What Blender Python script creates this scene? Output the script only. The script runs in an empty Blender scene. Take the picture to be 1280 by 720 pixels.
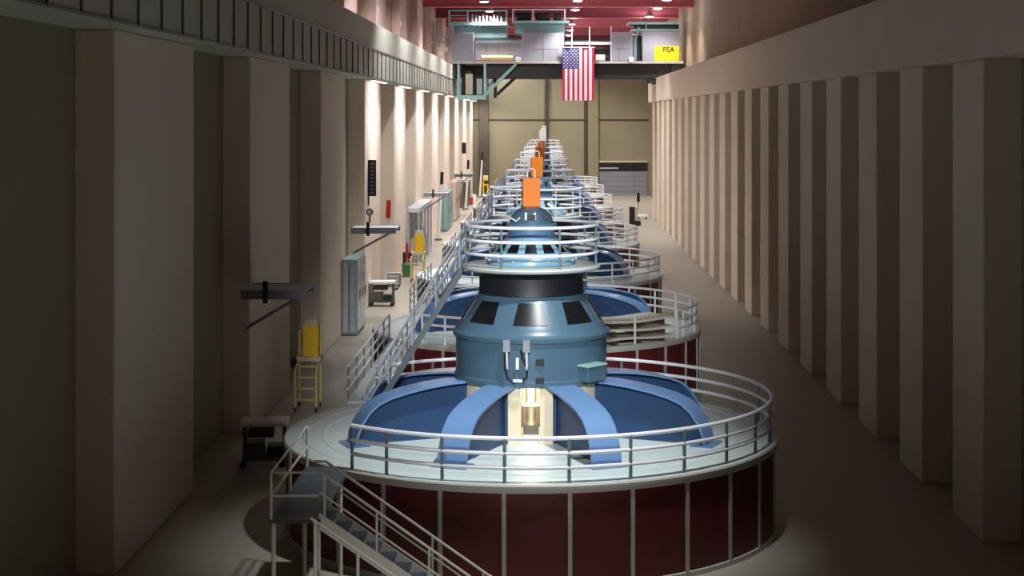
import bpy, bmesh, math
from mathutils import Vector, Matrix
S = bpy.context.scene
C = S.collection
PI = math.pi
F = 2045.0; VX, VY = 685.0, 145.0; CAMZ = 11.1
def PX(x, Y): return (x - VX) * Y / F
def PZ(y, Y): return CAMZ - (y - VY) * Y / F
ORD = ['first', 'second', 'third', 'fourth', 'fifth', 'sixth', 'seventh', 'eighth', 'ninth', 'tenth', 'eleventh', 'twelfth', 'thirteenth', 'fourteenth', 'fifteenth', 'sixteenth', 'seventeenth', 'eighteenth']

# ------------------------------------------------------------------ materials
def lin(c): return tuple(((v / 255.0) / 12.92 if v / 255.0 <= 0.04045 else ((v / 255.0 + 0.055) / 1.055) ** 2.4) for v in c)
M = {}
def mat(name, rgb, rough=0.5, metal=0.0, var=0.12, scale=3.0, bump=0.0, spec=0.5, emit=None, es=0.0, coat=0.0):
    m = bpy.data.materials.new(name); m.use_nodes = True
    nt = m.node_tree; b = nt.nodes['Principled BSDF']
    c = lin(rgb)
    tc = nt.nodes.new('ShaderNodeTexCoord')
    nz = nt.nodes.new('ShaderNodeTexNoise'); nz.inputs['Scale'].default_value = scale; nz.inputs['Detail'].default_value = 5
    nt.links.new(tc.outputs['Object'], nz.inputs['Vector'])
    mx = nt.nodes.new('ShaderNodeMix'); mx.data_type = 'RGBA'
    mx.inputs[6].default_value = tuple(v * (1 - var) for v in c) + (1,)
    mx.inputs[7].default_value = tuple(min(1, v * (1 + var)) for v in c) + (1,)
    nt.links.new(nz.outputs['Fac'], mx.inputs[0])
    nt.links.new(mx.outputs[2], b.inputs['Base Color'])
    b.inputs['Roughness'].default_value = rough; b.inputs['Metallic'].default_value = metal
    b.inputs['Specular IOR Level'].default_value = spec
    if coat: b.inputs['Coat Weight'].default_value = coat; b.inputs['Coat Roughness'].default_value = 0.15
    if bump:
        bp = nt.nodes.new('ShaderNodeBump'); bp.inputs['Strength'].default_value = bump; bp.inputs['Distance'].default_value = 0.02
        nt.links.new(nz.outputs['Fac'], bp.inputs['Height']); nt.links.new(bp.outputs['Normal'], b.inputs['Normal'])
    if emit:
        b.inputs['Emission Color'].default_value = lin(emit) + (1,); b.inputs['Emission Strength'].default_value = es
    M[name] = m; return m
mat('floor', (172, 165, 150), 0.45, var=0.10, scale=0.6)
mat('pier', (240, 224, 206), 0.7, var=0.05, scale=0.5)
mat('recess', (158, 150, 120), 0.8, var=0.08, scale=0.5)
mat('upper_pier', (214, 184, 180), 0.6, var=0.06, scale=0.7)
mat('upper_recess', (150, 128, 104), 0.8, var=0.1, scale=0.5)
mat('parapet', (206, 206, 192), 0.75, var=0.10, scale=0.35)
mat('back', (146, 140, 114), 0.8, var=0.10, scale=0.25)
mat('back_pier', (142, 136, 108), 0.8, var=0.08, scale=0.4)
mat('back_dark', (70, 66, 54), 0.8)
mat('ceil', (118, 48, 60), 0.6, var=0.12, scale=0.4)
mat('beam', (196, 96, 108), 0.55, var=0.08, scale=0.6)
mat('drum', (92, 26, 32), 0.5, var=0.16, scale=0.9)
mat('seam', (186, 182, 176), 0.5, var=0.05)
mat('deck', (212, 224, 220), 0.4, var=0.06, scale=1.2)
mat('rail', (240, 240, 246), 0.35, var=0.04, spec=0.6)
mat('post', (104, 124, 124), 0.4, var=0.08)
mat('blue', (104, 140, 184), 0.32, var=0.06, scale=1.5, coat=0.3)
mat('blue_web', (36, 66, 104), 0.5, var=0.08, scale=1.2)  # the flange's blue paint, darkened in colour for the shade on the webs
mat('bell', (70, 98, 116), 0.34, var=0.10, scale=1.2, coat=0.3)
mat('dome', (128, 164, 190), 0.3, var=0.06, scale=2, coat=0.4)
mat('dome_band', (84, 118, 152), 0.35, var=0.06, scale=2)
mat('neck', (22, 27, 33), 0.5, var=0.1)  # near-black: the shade under the platform is put into the colour
mat('glass_dark', (20, 22, 24), 0.3, var=0.1, spec=0.35)
mat('platform', (178, 186, 182), 0.4, var=0.05)
mat('cream', (218, 204, 174), 0.5, var=0.06)
mat('steel', (214, 200, 176), 0.22, metal=0.9, var=0.05)
mat('stair', (72, 82, 88), 0.5, var=0.1)
mat('tread', (84, 90, 94), 0.6, var=0.1)
mat('stair_pale', (228, 222, 212), 0.5, var=0.06)
mat('orange', (240, 128, 24), 0.5, var=0.04)
mat('stair_rail', (148, 156, 166), 0.4, var=0.05)
mat('white', (238, 236, 232), 0.5, var=0.03)
mat('teal', (150, 196, 196), 0.45, var=0.08)
mat('teal_dark', (112, 146, 148), 0.5, var=0.1)
mat('lilac_grey', (152, 153, 166), 0.5, var=0.04, scale=0.8)
mat('seam_grey', (130, 132, 142), 0.5)
mat('girder', (44, 46, 48), 0.6, var=0.15)
mat('black', (18, 18, 20), 0.5, var=0.1)
mat('yellow', (250, 206, 20), 0.5, var=0.03)
mat('yellow_pale', (228, 212, 140), 0.5, var=0.05)
mat('grey', (190, 194, 194), 0.5, var=0.08)
mat('grey_dark', (92, 92, 86), 0.6, var=0.15)
mat('silver', (190, 204, 216), 0.25, metal=0.6, var=0.08)
mat('teal_cab', (138, 170, 164), 0.5, var=0.08)
mat('red', (196, 48, 40), 0.5, var=0.08)
mat('green', (60, 128, 84), 0.6, var=0.08)
mat('pink', (202, 184, 174), 0.6, var=0.06)
mat('flag_red', (200, 36, 72), 0.8, var=0.05)
mat('flag_white', (250, 236, 240), 0.8, var=0.02)
mat('flag_blue', (58, 62, 128), 0.8, var=0.05)
mat('sheet', (208, 204, 188), 0.5, var=0.12, scale=2)
mat('wood_dark', (70, 56, 40), 0.7, var=0.2)
mat('door_grey', (140, 142, 150), 0.55, var=0.06, scale=0.6)
mat('lens', (255, 250, 250), 0.5, emit=(255, 250, 252), es=9.0, var=0.0)
mat('strip_lens', (255, 250, 245), 0.5, emit=(255, 248, 240), es=4.0, var=0.0)
mat('bulb', (255, 240, 200), 0.5, emit=(255, 228, 170), es=12.0, var=0.0)

# ------------------------------------------------------------------ mesh builder
class B:
    def __init__(s, *mats): s.bm = bmesh.new(); s.mats = list(mats)
    def mi(s, f, m):
        if m is None: m = s.mats[0]
        if m not in s.mats: s.mats.append(m)
        f.material_index = s.mats.index(m)
    def face(s, vs, m=None):
        try: f = s.bm.faces.new(vs)
        except ValueError: return
        s.mi(f, m); return f
    def box(s, x0, x1, y0, y1, z0, z1, m=None):
        v = [s.bm.verts.new((x, y, z)) for x in (x0, x1) for y in (y0, y1) for z in (z0, z1)]
        for q in ((0, 1, 3, 2), (4, 6, 7, 5), (0, 4, 5, 1), (2, 3, 7, 6), (0, 2, 6, 4), (1, 5, 7, 3)): s.face([v[i] for i in q], m)
        return s
    def hexa(s, pts, m=None):      # 8 points: 4 bottom ccw, 4 top ccw
        v = [s.bm.verts.new(p) for p in pts]
        for q in ((3, 2, 1, 0), (4, 5, 6, 7), (0, 1, 5, 4), (1, 2, 6, 5), (2, 3, 7, 6), (3, 0, 4, 7)): s.face([v[i] for i in q], m)
        return s
    def tube(s, p, q, r, m=None, n=8, r2=None):
        p, q = Vector(p), Vector(q); d = (q - p).normalized()
        a = d.orthogonal().normalized(); b = d.cross(a); r2 = r if r2 is None else r2
        A = [s.bm.verts.new(p + (a * math.cos(t) + b * math.sin(t)) * r) for t in [2 * PI * i / n for i in range(n)]]
        Bv = [s.bm.verts.new(q + (a * math.cos(t) + b * math.sin(t)) * r2) for t in [2 * PI * i / n for i in range(n)]]
        for i in range(n): s.face([A[i], A[(i + 1) % n], Bv[(i + 1) % n], Bv[i]], m)
        s.face(A[::-1], m); s.face(Bv, m); return s
    def sweep(s, pts, r, m=None, n=8, closed=False):
        pts = [Vector(p) for p in pts]; N = len(pts); rings = []
        up = None
        for i, p in enumerate(pts):
            t = (pts[(i + 1) % N] - pts[i - 1]) if closed else (pts[min(i + 1, N - 1)] - pts[max(i - 1, 0)])
            t.normalize()
            if up is None: up = t.orthogonal().normalized()
            up = (up - t * up.dot(t)).normalized(); b = t.cross(up)
            rings.append([s.bm.verts.new(p + (up * math.cos(k) + b * math.sin(k)) * r) for k in [2 * PI * j / n for j in range(n)]])
        for i in range(N if closed else N - 1):
            a, c = rings[i], rings[(i + 1) % N]
            for j in range(n): s.face([a[j], a[(j + 1) % n], c[(j + 1) % n], c[j]], m)
        if not closed: s.face(rings[0][::-1], m); s.face(rings[-1], m)
        return s
    def arc(s, R, z, r, a0, a1, m=None, step=6, n=8):
        k = max(2, int(abs(a1 - a0) / step))
        closed = abs(abs(a1 - a0) - 360) < 1e-3
        A = [math.radians(a0 + (a1 - a0) * i / k) for i in range(k if closed else k + 1)]
        return s.sweep([(R * math.cos(a), R * math.sin(a), z) for a in A], r, m, n, closed)
    def lathe(s, prof, seg=64, m=None, a0=0, a1=360, mats=None):
        full = abs(a1 - a0) >= 359.9
        k = seg if full else seg + 1
        rows = []
        for r, z in prof:
            if r < 1e-6: rows.append([s.bm.verts.new((0, 0, z))] * k)
            else: rows.append([s.bm.verts.new((r * math.cos(t), r * math.sin(t), z)) for t in [math.radians(a0 + (a1 - a0) * i / seg) for i in range(k)]])
        for j in range(len(prof) - 1):
            for i in range(seg):
                a, b, c, d = rows[j][i], rows[j][(i + 1) % k], rows[j + 1][(i + 1) % k], rows[j + 1][i]
                vs = []
                for v in (a, b, c, d):
                    if v not in vs: vs.append(v)
                if len(vs) > 2: s.face(vs, mats[j] if mats else m)
        return s
    def done(s, name, parent=None, loc=(0, 0, 0), rz=0, bev=0, ang=35):
        bm = s.bm
        bmesh.ops.recalc_face_normals(bm, faces=bm.faces[:])
        for f in bm.faces: f.smooth = True
        for e in bm.edges: e.smooth = e.is_manifold and e.calc_face_angle(0) < math.radians(ang)
        me = bpy.data.meshes.new(name); bm.to_mesh(me); bm.free()
        for mn in s.mats: me.materials.append(M[mn])
        o = bpy.data.objects.new(name, me); C.objects.link(o)
        o.location = loc; o.rotation_euler = (0, 0, rz)
        if parent: o.parent = parent
        if bev:
            md = o.modifiers.new('bevel', 'BEVEL'); md.width = bev; md.segments = 2; md.limit_method = 'ANGLE'
        return o
def empty(name, loc=(0, 0, 0), rz=0):
    o = bpy.data.objects.new(name, None); C.objects.link(o); o.location = loc; o.rotation_euler = (0, 0, rz); o.empty_display_size = 0.3
    return o
def tag(o, label, cat, group=None):
    o['label'] = label; o['category'] = cat
    if group: o['group'] = group
    return o
def struct(o): o['kind'] = 'structure'; return o
def copy_tree(o, parent=None):
    c = o.copy(); C.objects.link(c)
    if parent: c.parent = parent
    for ch in list(o.children): copy_tree(ch, c)
    return c
def light(kind, loc, power, col=(1, 1, 1), size=0.3, spot=None, blend=1.0, aim=None, sx=None, sy=None):
    l = bpy.data.lights.new('lamp_light', kind); l.energy = power; l.color = col
    if kind == 'AREA':
        l.shape = 'RECTANGLE'; l.size = sx; l.size_y = sy
    else: l.shadow_soft_size = size
    if kind == 'SPOT': l.spot_size = math.radians(spot); l.spot_blend = blend
    o = bpy.data.objects.new('lamp_light', l); C.objects.link(o); o.location = loc
    if aim is not None: o.rotation_euler = (Vector(aim) - Vector(loc)).to_track_quat('-Z', 'Y').to_euler()
    return o

# ------------------------------------------------------------------ setting
YB = 228.0; YF = -5.0; XL = -10.45; XR = 11.3; XR2 = 14.2; ZC = 23.0
P0, PER, PL = 93.3, 17.95, 8.8
ZG0, ZG1 = 13.2, 16.35
struct(B('floor').box(-14, 15.5, YF - 1, YB + 1, -0.4, 0).done('floor'))
# left wall: recess plane, piers, gallery and upper wall
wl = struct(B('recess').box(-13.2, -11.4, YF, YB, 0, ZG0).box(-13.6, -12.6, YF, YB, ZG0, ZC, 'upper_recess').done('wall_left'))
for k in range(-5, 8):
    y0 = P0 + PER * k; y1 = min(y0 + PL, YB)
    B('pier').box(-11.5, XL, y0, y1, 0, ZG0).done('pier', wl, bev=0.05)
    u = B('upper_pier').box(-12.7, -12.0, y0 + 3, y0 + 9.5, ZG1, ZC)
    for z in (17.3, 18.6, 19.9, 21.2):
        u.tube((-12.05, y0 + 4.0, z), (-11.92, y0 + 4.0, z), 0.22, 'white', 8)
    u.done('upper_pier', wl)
B('parapet').box(-13.0, -9.8, YF, YB, ZG0, ZG1).done('gallery', wl, bev=0.04)
gr = tag(empty('gallery_railing', (-9.795, 0, ZG0)), 'dark picket guard fixed along the grey gallery front on the left wall', 'railing')
B('seam_grey').box(0, 0.05, 18, 186, 1.62, 1.69).box(0, 0.04, 18, 186, 0.02, 0.08).done('top_rail', gr)
pk = B('grey_dark').box(0, 0.045, -0.045, 0.045, 0.05, 1.62).done('picket', gr)
for i in range(1, 70):
    c = pk.copy(); C.objects.link(c); c.parent = gr; c.location = (0, 20 + 2.38 * i, 0)
pk.location = (0, 20, 0)
# right wall: pale fins below a plain band, upper wall set back
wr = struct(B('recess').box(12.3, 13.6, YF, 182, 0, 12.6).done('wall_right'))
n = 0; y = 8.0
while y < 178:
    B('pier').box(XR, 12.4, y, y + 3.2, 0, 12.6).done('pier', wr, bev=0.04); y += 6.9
B('pier').box(XR - 0.15, 13.6, YF, 182, 12.6, 15.05).done('runway_ledge', wr, bev=0.05)
struct(B('upper_recess').box(XR2, 15.4, YF, YB, 0, ZC).done('trim_1'))
# back wall
wb = struct(B('back').box(-13.6, 15.4, YB, YB + 0.8, 0, 16.2).box(-13.6, 15.4, YB, YB + 0.8, 16.2, ZC, 'ceil').done('wall_back'))
def bx(x): return PX(x, YB)
def bz(y): return PZ(y, YB)
B('back_pier').box(bx(735), bx(748), YB - 0.5, YB + 0.1, 0, 16.2).done('pier', wb, bev=0.04)
B('back_dark').box(bx(730), bx(734.5), YB - 0.15, YB + 0.1, bz(218), 16.2).done('dark_post', wb)  # narrow dark strip left of the olive pier
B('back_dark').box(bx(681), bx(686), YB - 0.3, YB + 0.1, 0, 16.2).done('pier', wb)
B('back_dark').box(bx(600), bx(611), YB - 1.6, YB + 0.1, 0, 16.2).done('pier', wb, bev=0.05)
B('back_pier').box(bx(612), bx(668), YB - 0.12, YB + 0.1, 0, bz(162)).done('low_panel', wb)
B('back_dark').box(-11, 14, YB - 0.06, YB + 0.05, bz(151), bz(149)).done('wall_joint', wb)
B('cream').box(bx(748), bx(809), YB - 0.25, YB + 0.1, bz(203), bz(201)).done('lintel', wb)
d1 = struct(empty('door_1', (bx(779), YB, 0)))
w = (bx(809) - bx(749)) / 2
b = B('door_grey').box(-w, w, -0.12, 0.05, 0, bz(214))
for i in range(1, 5): b.box(-w, w, -0.15, -0.1, bz(214) * i / 5 - 0.04, bz(214) * i / 5 + 0.04, 'seam_grey')
b.box(w * 0.45, w * 0.48, -0.15, -0.1, 0, bz(214), 'seam_grey')
b.done('panel', d1)
B('black').box(-w, w, -0.2, 0.05, bz(213.5), bz(203)).box(-w * 0.98, -w * 0.2, -0.3, -0.18, bz(211), bz(209.3), 'grey').done('roller_housing', d1)
b = B('recess').box(-13.6, 15.4, YF - 0.6, YF, 0, ZC); struct(b.done('wall_front'))
ce = struct(B('ceil').box(-13.6, 15.4, YF - 0.6, YB + 0.8, ZC, ZC + 0.5).done('ceiling'))
for k in range(-8, 4):
    y = 160 + PER * k
    if y > 0: B('beam').box(-12.6, 14.2, y, y + 0.7, 21.85, ZC + 0.02).box(-12.6, 14.2, y - 0.25, y + 0.95, 21.75, 21.88, 'beam').done('beam', ce)

# ------------------------------------------------------------------ ceiling lamps
lp = empty('high_bay_lamp')
B('grey').lathe([(0, 0.75), (0.12, 0.74), (0.14, 0.5), (0.32, 0.35), (0.5, 0.0), (0.47, 0.0), (0.3, 0.3), (0, 0.36)], 24).tube((0, 0, 0.7), (0, 0, 1.15), 0.04).done('hood', lp)
B('lens').lathe([(0, -0.10), (0.3, -0.06), (0.46, 0.03), (0, 0.04)], 24).done('lens', lp)
ROWS = [(-6.0, [84 + 14 * i for i in range(11)]), (2.76, [10 + 13 * i for i in range(17)]), (11.0, [151.7 + 12.6 * i for i in range(6)])]
SEEN = {(0, 5): 'round white lamp under the red beam above the left end of the crane',
        (1, 12): 'round white lamp on the ceiling, largest of the three above the flag',
        (1, 13): 'round white lamp on the ceiling, middle of the three above the flag',
        (1, 14): 'small round white lamp on the ceiling, lowest of the three above the flag',
        (2, 0): 'round white lamp cut by the top edge at the right end of the crane',
        (2, 2): 'round white lamp above the grey cabins near the yellow sign'}
first = True
for ri, (X, ys) in enumerate(ROWS):
    for i, y in enumerate(ys):
        o = lp if first else copy_tree(lp); first = False
        o.location = (X, y, 21.85)
        if (ri, i) in SEEN: tag(o, SEEN[(ri, i)], 'lamp', 'round ceiling lamps')
        else: tag(o, 'round white high-bay lamp hanging from the red ceiling out of view', 'lamp', 'round ceiling lamps out of view')
        if ri == 0 and y > 90: light('SPOT', (X, y, 21.6), 4200, (0.98, 0.98, 1.0), 0.45, 140, 0.5, aim=(X - 1.0, y + 6, 0))
        elif y < 75: light('SPOT', (X, y, 21.6), 15000, (0.93, 0.98, 1.0), 0.45, 43, 1.0, aim=(-1.0, y + 6, 0))
        elif y < 110: light('SPOT', (X, y, 21.6), 8000, (0.96, 0.98, 1.0), 0.45, 54, 1.0, aim=(min(X, -2.5), y + 5, 0))
        elif y < 145: light('SPOT', (X, y, 21.5), 5000, (1.0, 0.98, 0.97), 0.45, 62, 1.0, aim=(min(X, -3.0), y + 4, 0))
        else:
            light('POINT', (X, y, 21.2), 260, (1.0, 0.97, 0.97), 0.45)
            light('SPOT', (X, y, 21.5), 2400 if ri == 2 else 3900, (1.0, 0.97, 0.96), 0.45, 120, 0.6, aim=(X, y + 2, 0))
added_flood = empty('flood_lamp')  # added lamps, out of view, to brighten the generator fronts
B('grey_dark').tube((0, 0, 0), (0, 0, -0.35), 0.2, n=20, r2=0.42).tube((0, 0, 0.0), (0, 0, 0.6), 0.05).done('housing', added_flood)
B('lens').tube((0, 0, -0.34), (0, 0, -0.37), 0.38, n=20).done('lens', added_flood)
for i, x in enumerate((-1.6, 1.4)):
    o = added_flood if i == 0 else copy_tree(added_flood)
    o.location = (x, -4.4, 20.0); o.rotation_euler = (Vector((-0.5, 52, 4.5)) - Vector(o.location)).to_track_quat('-Z', 'Y').to_euler()
    tag(o, 'added round flood lamp on the wall behind the viewer, aimed along the generators', 'lamp', 'added flood lamps on the end wall')
    light('SPOT', (x, -3.9, 19.85), 50000, (0.95, 0.98, 1.0), 0.35, 17, 1.0, aim=(-0.5, 52, 4.5))
# wash lamps under the left gallery
wl_ = empty('gallery_strip_lamp')
B('grey').box(-0.2, 0.2, -3.6, 3.6, -0.06, 0.0).done('housing', wl_)
B('strip_lens').box(-0.13, 0.13, -3.5, 3.5, -0.08, -0.055).done('lens', wl_)
for k in range(0, 8):
    o = wl_ if k == 0 else copy_tree(wl_)
    y = P0 + PER * k + 4.4
    o.location = (-10.08, y, ZG0)
    tag(o, 'strip lamp under the left gallery washing the %s lit pier' % ORD[k], 'lamp', 'strip lamps under the gallery')
    light('AREA', (-9.95, y, ZG0 - 0.12), 1000, (1.0, 0.9, 0.9), sx=0.3, sy=7.0, aim=(-10.45, y, ZG0 - 2.2))

# ------------------------------------------------------------------ generator unit (origin on floor at its axis)
UX, UY0, US = -0.46, 44.8, 22.2
ZD, ZP = 2.5, 7.06
def ring_railing(parent, name, R, z, hs, segs, posts, r, pr, pm='post'):
    rl = B('rail')
    for h in hs:
        for a0, a1 in segs: rl.arc(R, z + h, r, a0, a1, step=5)
    ro = rl.done(name, parent)
    proto = B(pm).tube((0, 0, 0), (0, 0, hs[-1] - 0.01), pr, n=8).done('post', ro)
    for i, a in enumerate(posts):
        c = proto if i == 0 else proto.copy()
        if i: C.objects.link(c); c.parent = ro
        c.location = (R * math.cos(math.radians(a)), R * math.sin(math.radians(a)), z)
    return ro
def make_unit():
    u = empty('hydro_generator')
    NP = 27; p0 = -90 - 4.9; pitch = 360 / NP
    d = B('drum').lathe([(0, 0.0), (6.66, 0.0), (6.66, 0.12), (6.62, 0.14), (6.62, 2.28), (6.68, 2.29), (6.70, 2.34), (6.70, 2.46), (6.66, 2.5), (6.45, 2.5)], 108,
                        mats=['seam', 'seam', 'seam', 'drum', 'seam', 'seam', 'seam', 'seam', 'deck'])
    for i in range(NP):
        a = math.radians(p0 + pitch * i); ca, sa = math.cos(a), math.sin(a)
        t = Vector((-sa, ca, 0)) * 0.05
        p, q = Vector((ca, sa, 0)) * 6.60, Vector((ca, sa, 0)) * 6.66
        d.hexa([p - t + Vector((0, 0, .12)), q - t + Vector((0, 0, .12)), q + t + Vector((0, 0, .12)), p + t + Vector((0, 0, .12)),
                p - t + Vector((0, 0, 2.3)), q - t + Vector((0, 0, 2.3)), q + t + Vector((0, 0, 2.3)), p + t + Vector((0, 0, 2.3))], 'seam')
    d.done('drum', u)
    dk = B('deck').lathe([(0, 2.497), (6.5, 2.497)], 96)
    for R in (5.6, 6.1): dk.lathe([(R, 2.497), (R + .02, 2.512), (R + .07, 2.512), (R + .09, 2.497)], 96)
    dk.done('deck', u)
    posts = [p0 + pitch * i for i in range(NP)]
    posts = [p for p in posts if not 129 < (p % 360) < 231] + [131.5, 228.5]
    ring_railing(u, 'deck_railing', 6.52, ZD, (0.36, 0.70, 1.05), [(-131.5, 131.5)], posts, 0.05, 0.042)
    # bearing housing with a doorway to the shaft
    h = B('cream')
    a0, a1 = -90 + 34, 270 - 34
    h.lathe([(1.72, 2.5), (1.9, 2.5), (1.9, 4.02), (1.72, 4.02), (1.72, 2.5)], 60, a0=a0, a1=a1)
    for s in (-1, 1):
        h.box(s * 0.42 - 0.17, s * 0.42 + 0.17, -1.98, -1.5, 2.5, 4.0)
    for s in (-1, 1): h.box(s * 0.86 - 0.26, s * 0.86 + 0.26, -1.84, -1.6, 2.5, 4.0, 'blue_web')
    h.lathe([(0.0, 4.0), (1.75, 4.0)], 32)
    h.done('bearing_housing', u)
    sh = B('steel').lathe([(0.0, 2.5), (0.62, 2.5), (0.62, 2.75), (0.42, 2.8), (0.42, 3.2), (0.46, 3.22), (0.46, 3.3), (0.36, 3.32), (0.36, 3.99)], 32,
                          mats=['steel', 'grey_dark', 'steel', 'steel', 'cream', 'cream', 'cream', 'cream'])
    for i in range(10):
        a = 2 * PI * i / 10
        sh.tube((0.37 * math.cos(a), 0.37 * math.sin(a), 3.3), (0.37 * math.cos(a), 0.37 * math.sin(a), 3.98), 0.028, 'steel')
    for s in (-.24, .24): sh.tube((s, -0.75, 2.5), (s, -0.75, 2.72), 0.035, 'cream')
    sh.done('turbine_shaft', u)
    # bracket arms
    prof = [(1.75, 4.04), (2.4, 4.02), (3.0, 3.96), (3.6, 3.86), (4.1, 3.74), (4.45, 3.60), (4.72, 3.38), (4.92, 3.10), (5.05, 2.8), (5.1, 2.5)]
    def wid(r): return 0.40
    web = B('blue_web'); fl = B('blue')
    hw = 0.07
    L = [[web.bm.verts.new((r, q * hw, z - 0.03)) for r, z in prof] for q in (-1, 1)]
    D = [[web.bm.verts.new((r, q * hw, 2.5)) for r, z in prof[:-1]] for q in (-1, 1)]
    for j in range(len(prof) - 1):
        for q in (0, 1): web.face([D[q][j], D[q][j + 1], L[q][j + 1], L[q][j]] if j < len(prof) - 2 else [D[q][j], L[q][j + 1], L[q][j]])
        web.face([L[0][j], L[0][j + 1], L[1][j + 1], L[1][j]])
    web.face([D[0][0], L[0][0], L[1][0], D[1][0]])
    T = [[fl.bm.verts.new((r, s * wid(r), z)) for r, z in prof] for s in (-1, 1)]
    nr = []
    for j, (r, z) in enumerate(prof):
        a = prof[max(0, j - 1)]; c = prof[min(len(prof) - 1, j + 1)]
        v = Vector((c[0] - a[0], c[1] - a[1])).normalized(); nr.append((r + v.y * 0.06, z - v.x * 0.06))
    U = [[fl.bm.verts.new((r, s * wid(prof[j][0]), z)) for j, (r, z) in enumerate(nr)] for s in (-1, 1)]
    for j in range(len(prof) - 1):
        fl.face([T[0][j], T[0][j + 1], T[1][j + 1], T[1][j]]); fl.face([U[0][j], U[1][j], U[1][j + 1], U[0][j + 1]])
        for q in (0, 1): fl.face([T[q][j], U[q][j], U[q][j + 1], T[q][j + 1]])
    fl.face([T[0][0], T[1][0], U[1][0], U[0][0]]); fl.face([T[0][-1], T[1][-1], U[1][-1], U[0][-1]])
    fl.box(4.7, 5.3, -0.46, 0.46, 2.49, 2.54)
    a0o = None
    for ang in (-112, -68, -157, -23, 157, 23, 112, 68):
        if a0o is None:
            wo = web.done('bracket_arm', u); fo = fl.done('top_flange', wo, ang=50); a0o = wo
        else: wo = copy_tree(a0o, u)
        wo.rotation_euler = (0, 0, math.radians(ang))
    # bell
    bp = [(0.0, 3.97), (2.0, 3.97), (2.1, 3.99), (2.1, 4.12), (2.06, 4.15), (2.06, 5.12), (2.13, 5.15), (2.15, 5.2), (2.15, 5.27), (2.1, 5.31), (2.04, 5.36), (1.99, 5.45), (1.94, 5.53),
          (1.50, 6.18), (1.46, 6.23), (1.46, 6.28), (1.36, 6.30)]
    be = B('bell').lathe(bp, 80).done('bell_housing', u)
    def cone_window(parent, r0, z0, r1, z1, hw0, hw1, off, n=8, start=-90, m='glass_dark'):
        w = B(m); g = 6
        dn = Vector((z1 - z0, r0 - r1)).normalized() * off
        rows = []
        for r, z, hw in ((r0, z0, hw0), (r1, z1, hw1)):
            for dd in (-0.02, 1):
                rows.append([w.bm.verts.new(((r + dn.x * dd) * math.cos(math.radians(-90 + hw * (2 * i / g - 1))), (r + dn.x * dd) * math.sin(math.radians(-90 + hw * (2 * i / g - 1))), z + dn.y * dd)) for i in range(g + 1)])
        a, b_, c, d_ = rows
        for i in range(g):
            w.face([b_[i], b_[i + 1], d_[i + 1], d_[i]]); w.face([a[i], a[i + 1], b_[i + 1], b_[i]]); w.face([c[i], c[i + 1], d_[i + 1], d_[i]])
        w.face([a[0], b_[0], d_[0], c[0]]); w.face([a[g], b_[g], d_[g], c[g]])
        o = w.done('window', parent)
        for i in range(1, n):
            c = o.copy(); C.objects.link(c); c.parent = parent; c.rotation_euler = (0, 0, 2 * PI * i / n)
    cone_window(be, 1.90, 5.59, 1.53, 6.135, 14.0, 12.0, 0.02)
    hb = B('grey_dark')
    for x in (-0.62, -0.10):
        y = -math.sqrt(2.15 ** 2 - x * x)
        hb.box(x - 0.09, x + 0.09, y - 0.14, y + 0.05, 4.95, 5.26, 'seam_grey')
        hb.tube((x, y - 0.1, 4.98), (x + 0.01, y - 0.1, 4.5), 0.035, 'grey')
    hb.sweep([(-0.66, -2.16, 4.95), (-0.66, -2.2, 4.6), (-0.6, -2.22, 4.3), (-0.48, -2.23, 4.2), (-0.25, -2.24, 4.2), (-0.1, -2.24, 4.3), (-0.08, -2.25, 4.55), (-0.2, -2.22, 4.8), (-0.25, -2.2, 5.0)], 0.03, 'black')
    hb.tube((-0.34, -2.2, 4.5), (-0.34, -2.2, 4.8), 0.045, 'white'); hb.tube((-0.45, -2.22, 4.2), (-0.2, -2.24, 4.2), 0.05, 'grey')
    hb.done('hose_loop', be)
    for z in (4.12, 4.6): B('black').box(0.14, 0.36, -2.12, -2.0, z, z + 0.14).done('cable_port', be)
    jb = B('bell'); jb.box(2.02, 2.36, -0.36, 0.36, 4.08, 4.5).box(2.0, 2.40, -0.4, 0.4, 4.48, 4.54, 'teal_cab'); o = jb.done('junction_box', be, rz=math.radians(-42), bev=0.02)
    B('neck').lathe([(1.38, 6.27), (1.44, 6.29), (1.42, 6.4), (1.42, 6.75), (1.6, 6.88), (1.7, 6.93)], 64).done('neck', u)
    B('platform').lathe([(0, 6.92), (1.82, 6.92), (1.88, 6.95), (1.9, 7.0), (1.88, 7.04), (1.84, 7.06), (0, 7.06)], 72).done('platform', u)
    ring_railing(u, 'platform_railing', 1.82, ZP, (0.34, 0.70, 1.08), [(-166, 166)], [-115, -65, -166, -15, 35, 85, 130, 166], 0.042, 0.032)
    dm = B('dome').lathe([(1.18, 7.05), (1.22, 7.08), (1.22, 7.2), (1.16, 7.3), (1.05, 7.38), (0.74, 7.72), (0.69, 7.76), (0.66, 7.78), (0.66, 7.82)], 56).done('exciter_dome', u)
    cone_window(dm, 1.02, 7.41, 0.77, 7.69, 9.5, 8.5, 0.012, n=12, start=-90)
    bl = B('white')
    for i in range(16):
        a = 2 * PI * i / 16; bl.tube((1.19 * math.cos(a), 1.19 * math.sin(a), 7.2), (1.25 * math.cos(a), 1.25 * math.sin(a), 7.2), 0.025)
    bl.done('bolt_ring', dm)
    B('dome_band').lathe([(0.64, 7.8), (0.64, 8.08), (0.70, 8.1), (0.70, 8.16), (0.62, 8.18)], 48).done('exciter_collar', u)
    cp = B('bell').lathe([(0.62, 8.16), (0.58, 8.3), (0.48, 8.46), (0.36, 8.56), (0.2, 8.61), (0, 8.62)], 40).done('top_cap', u)
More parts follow.
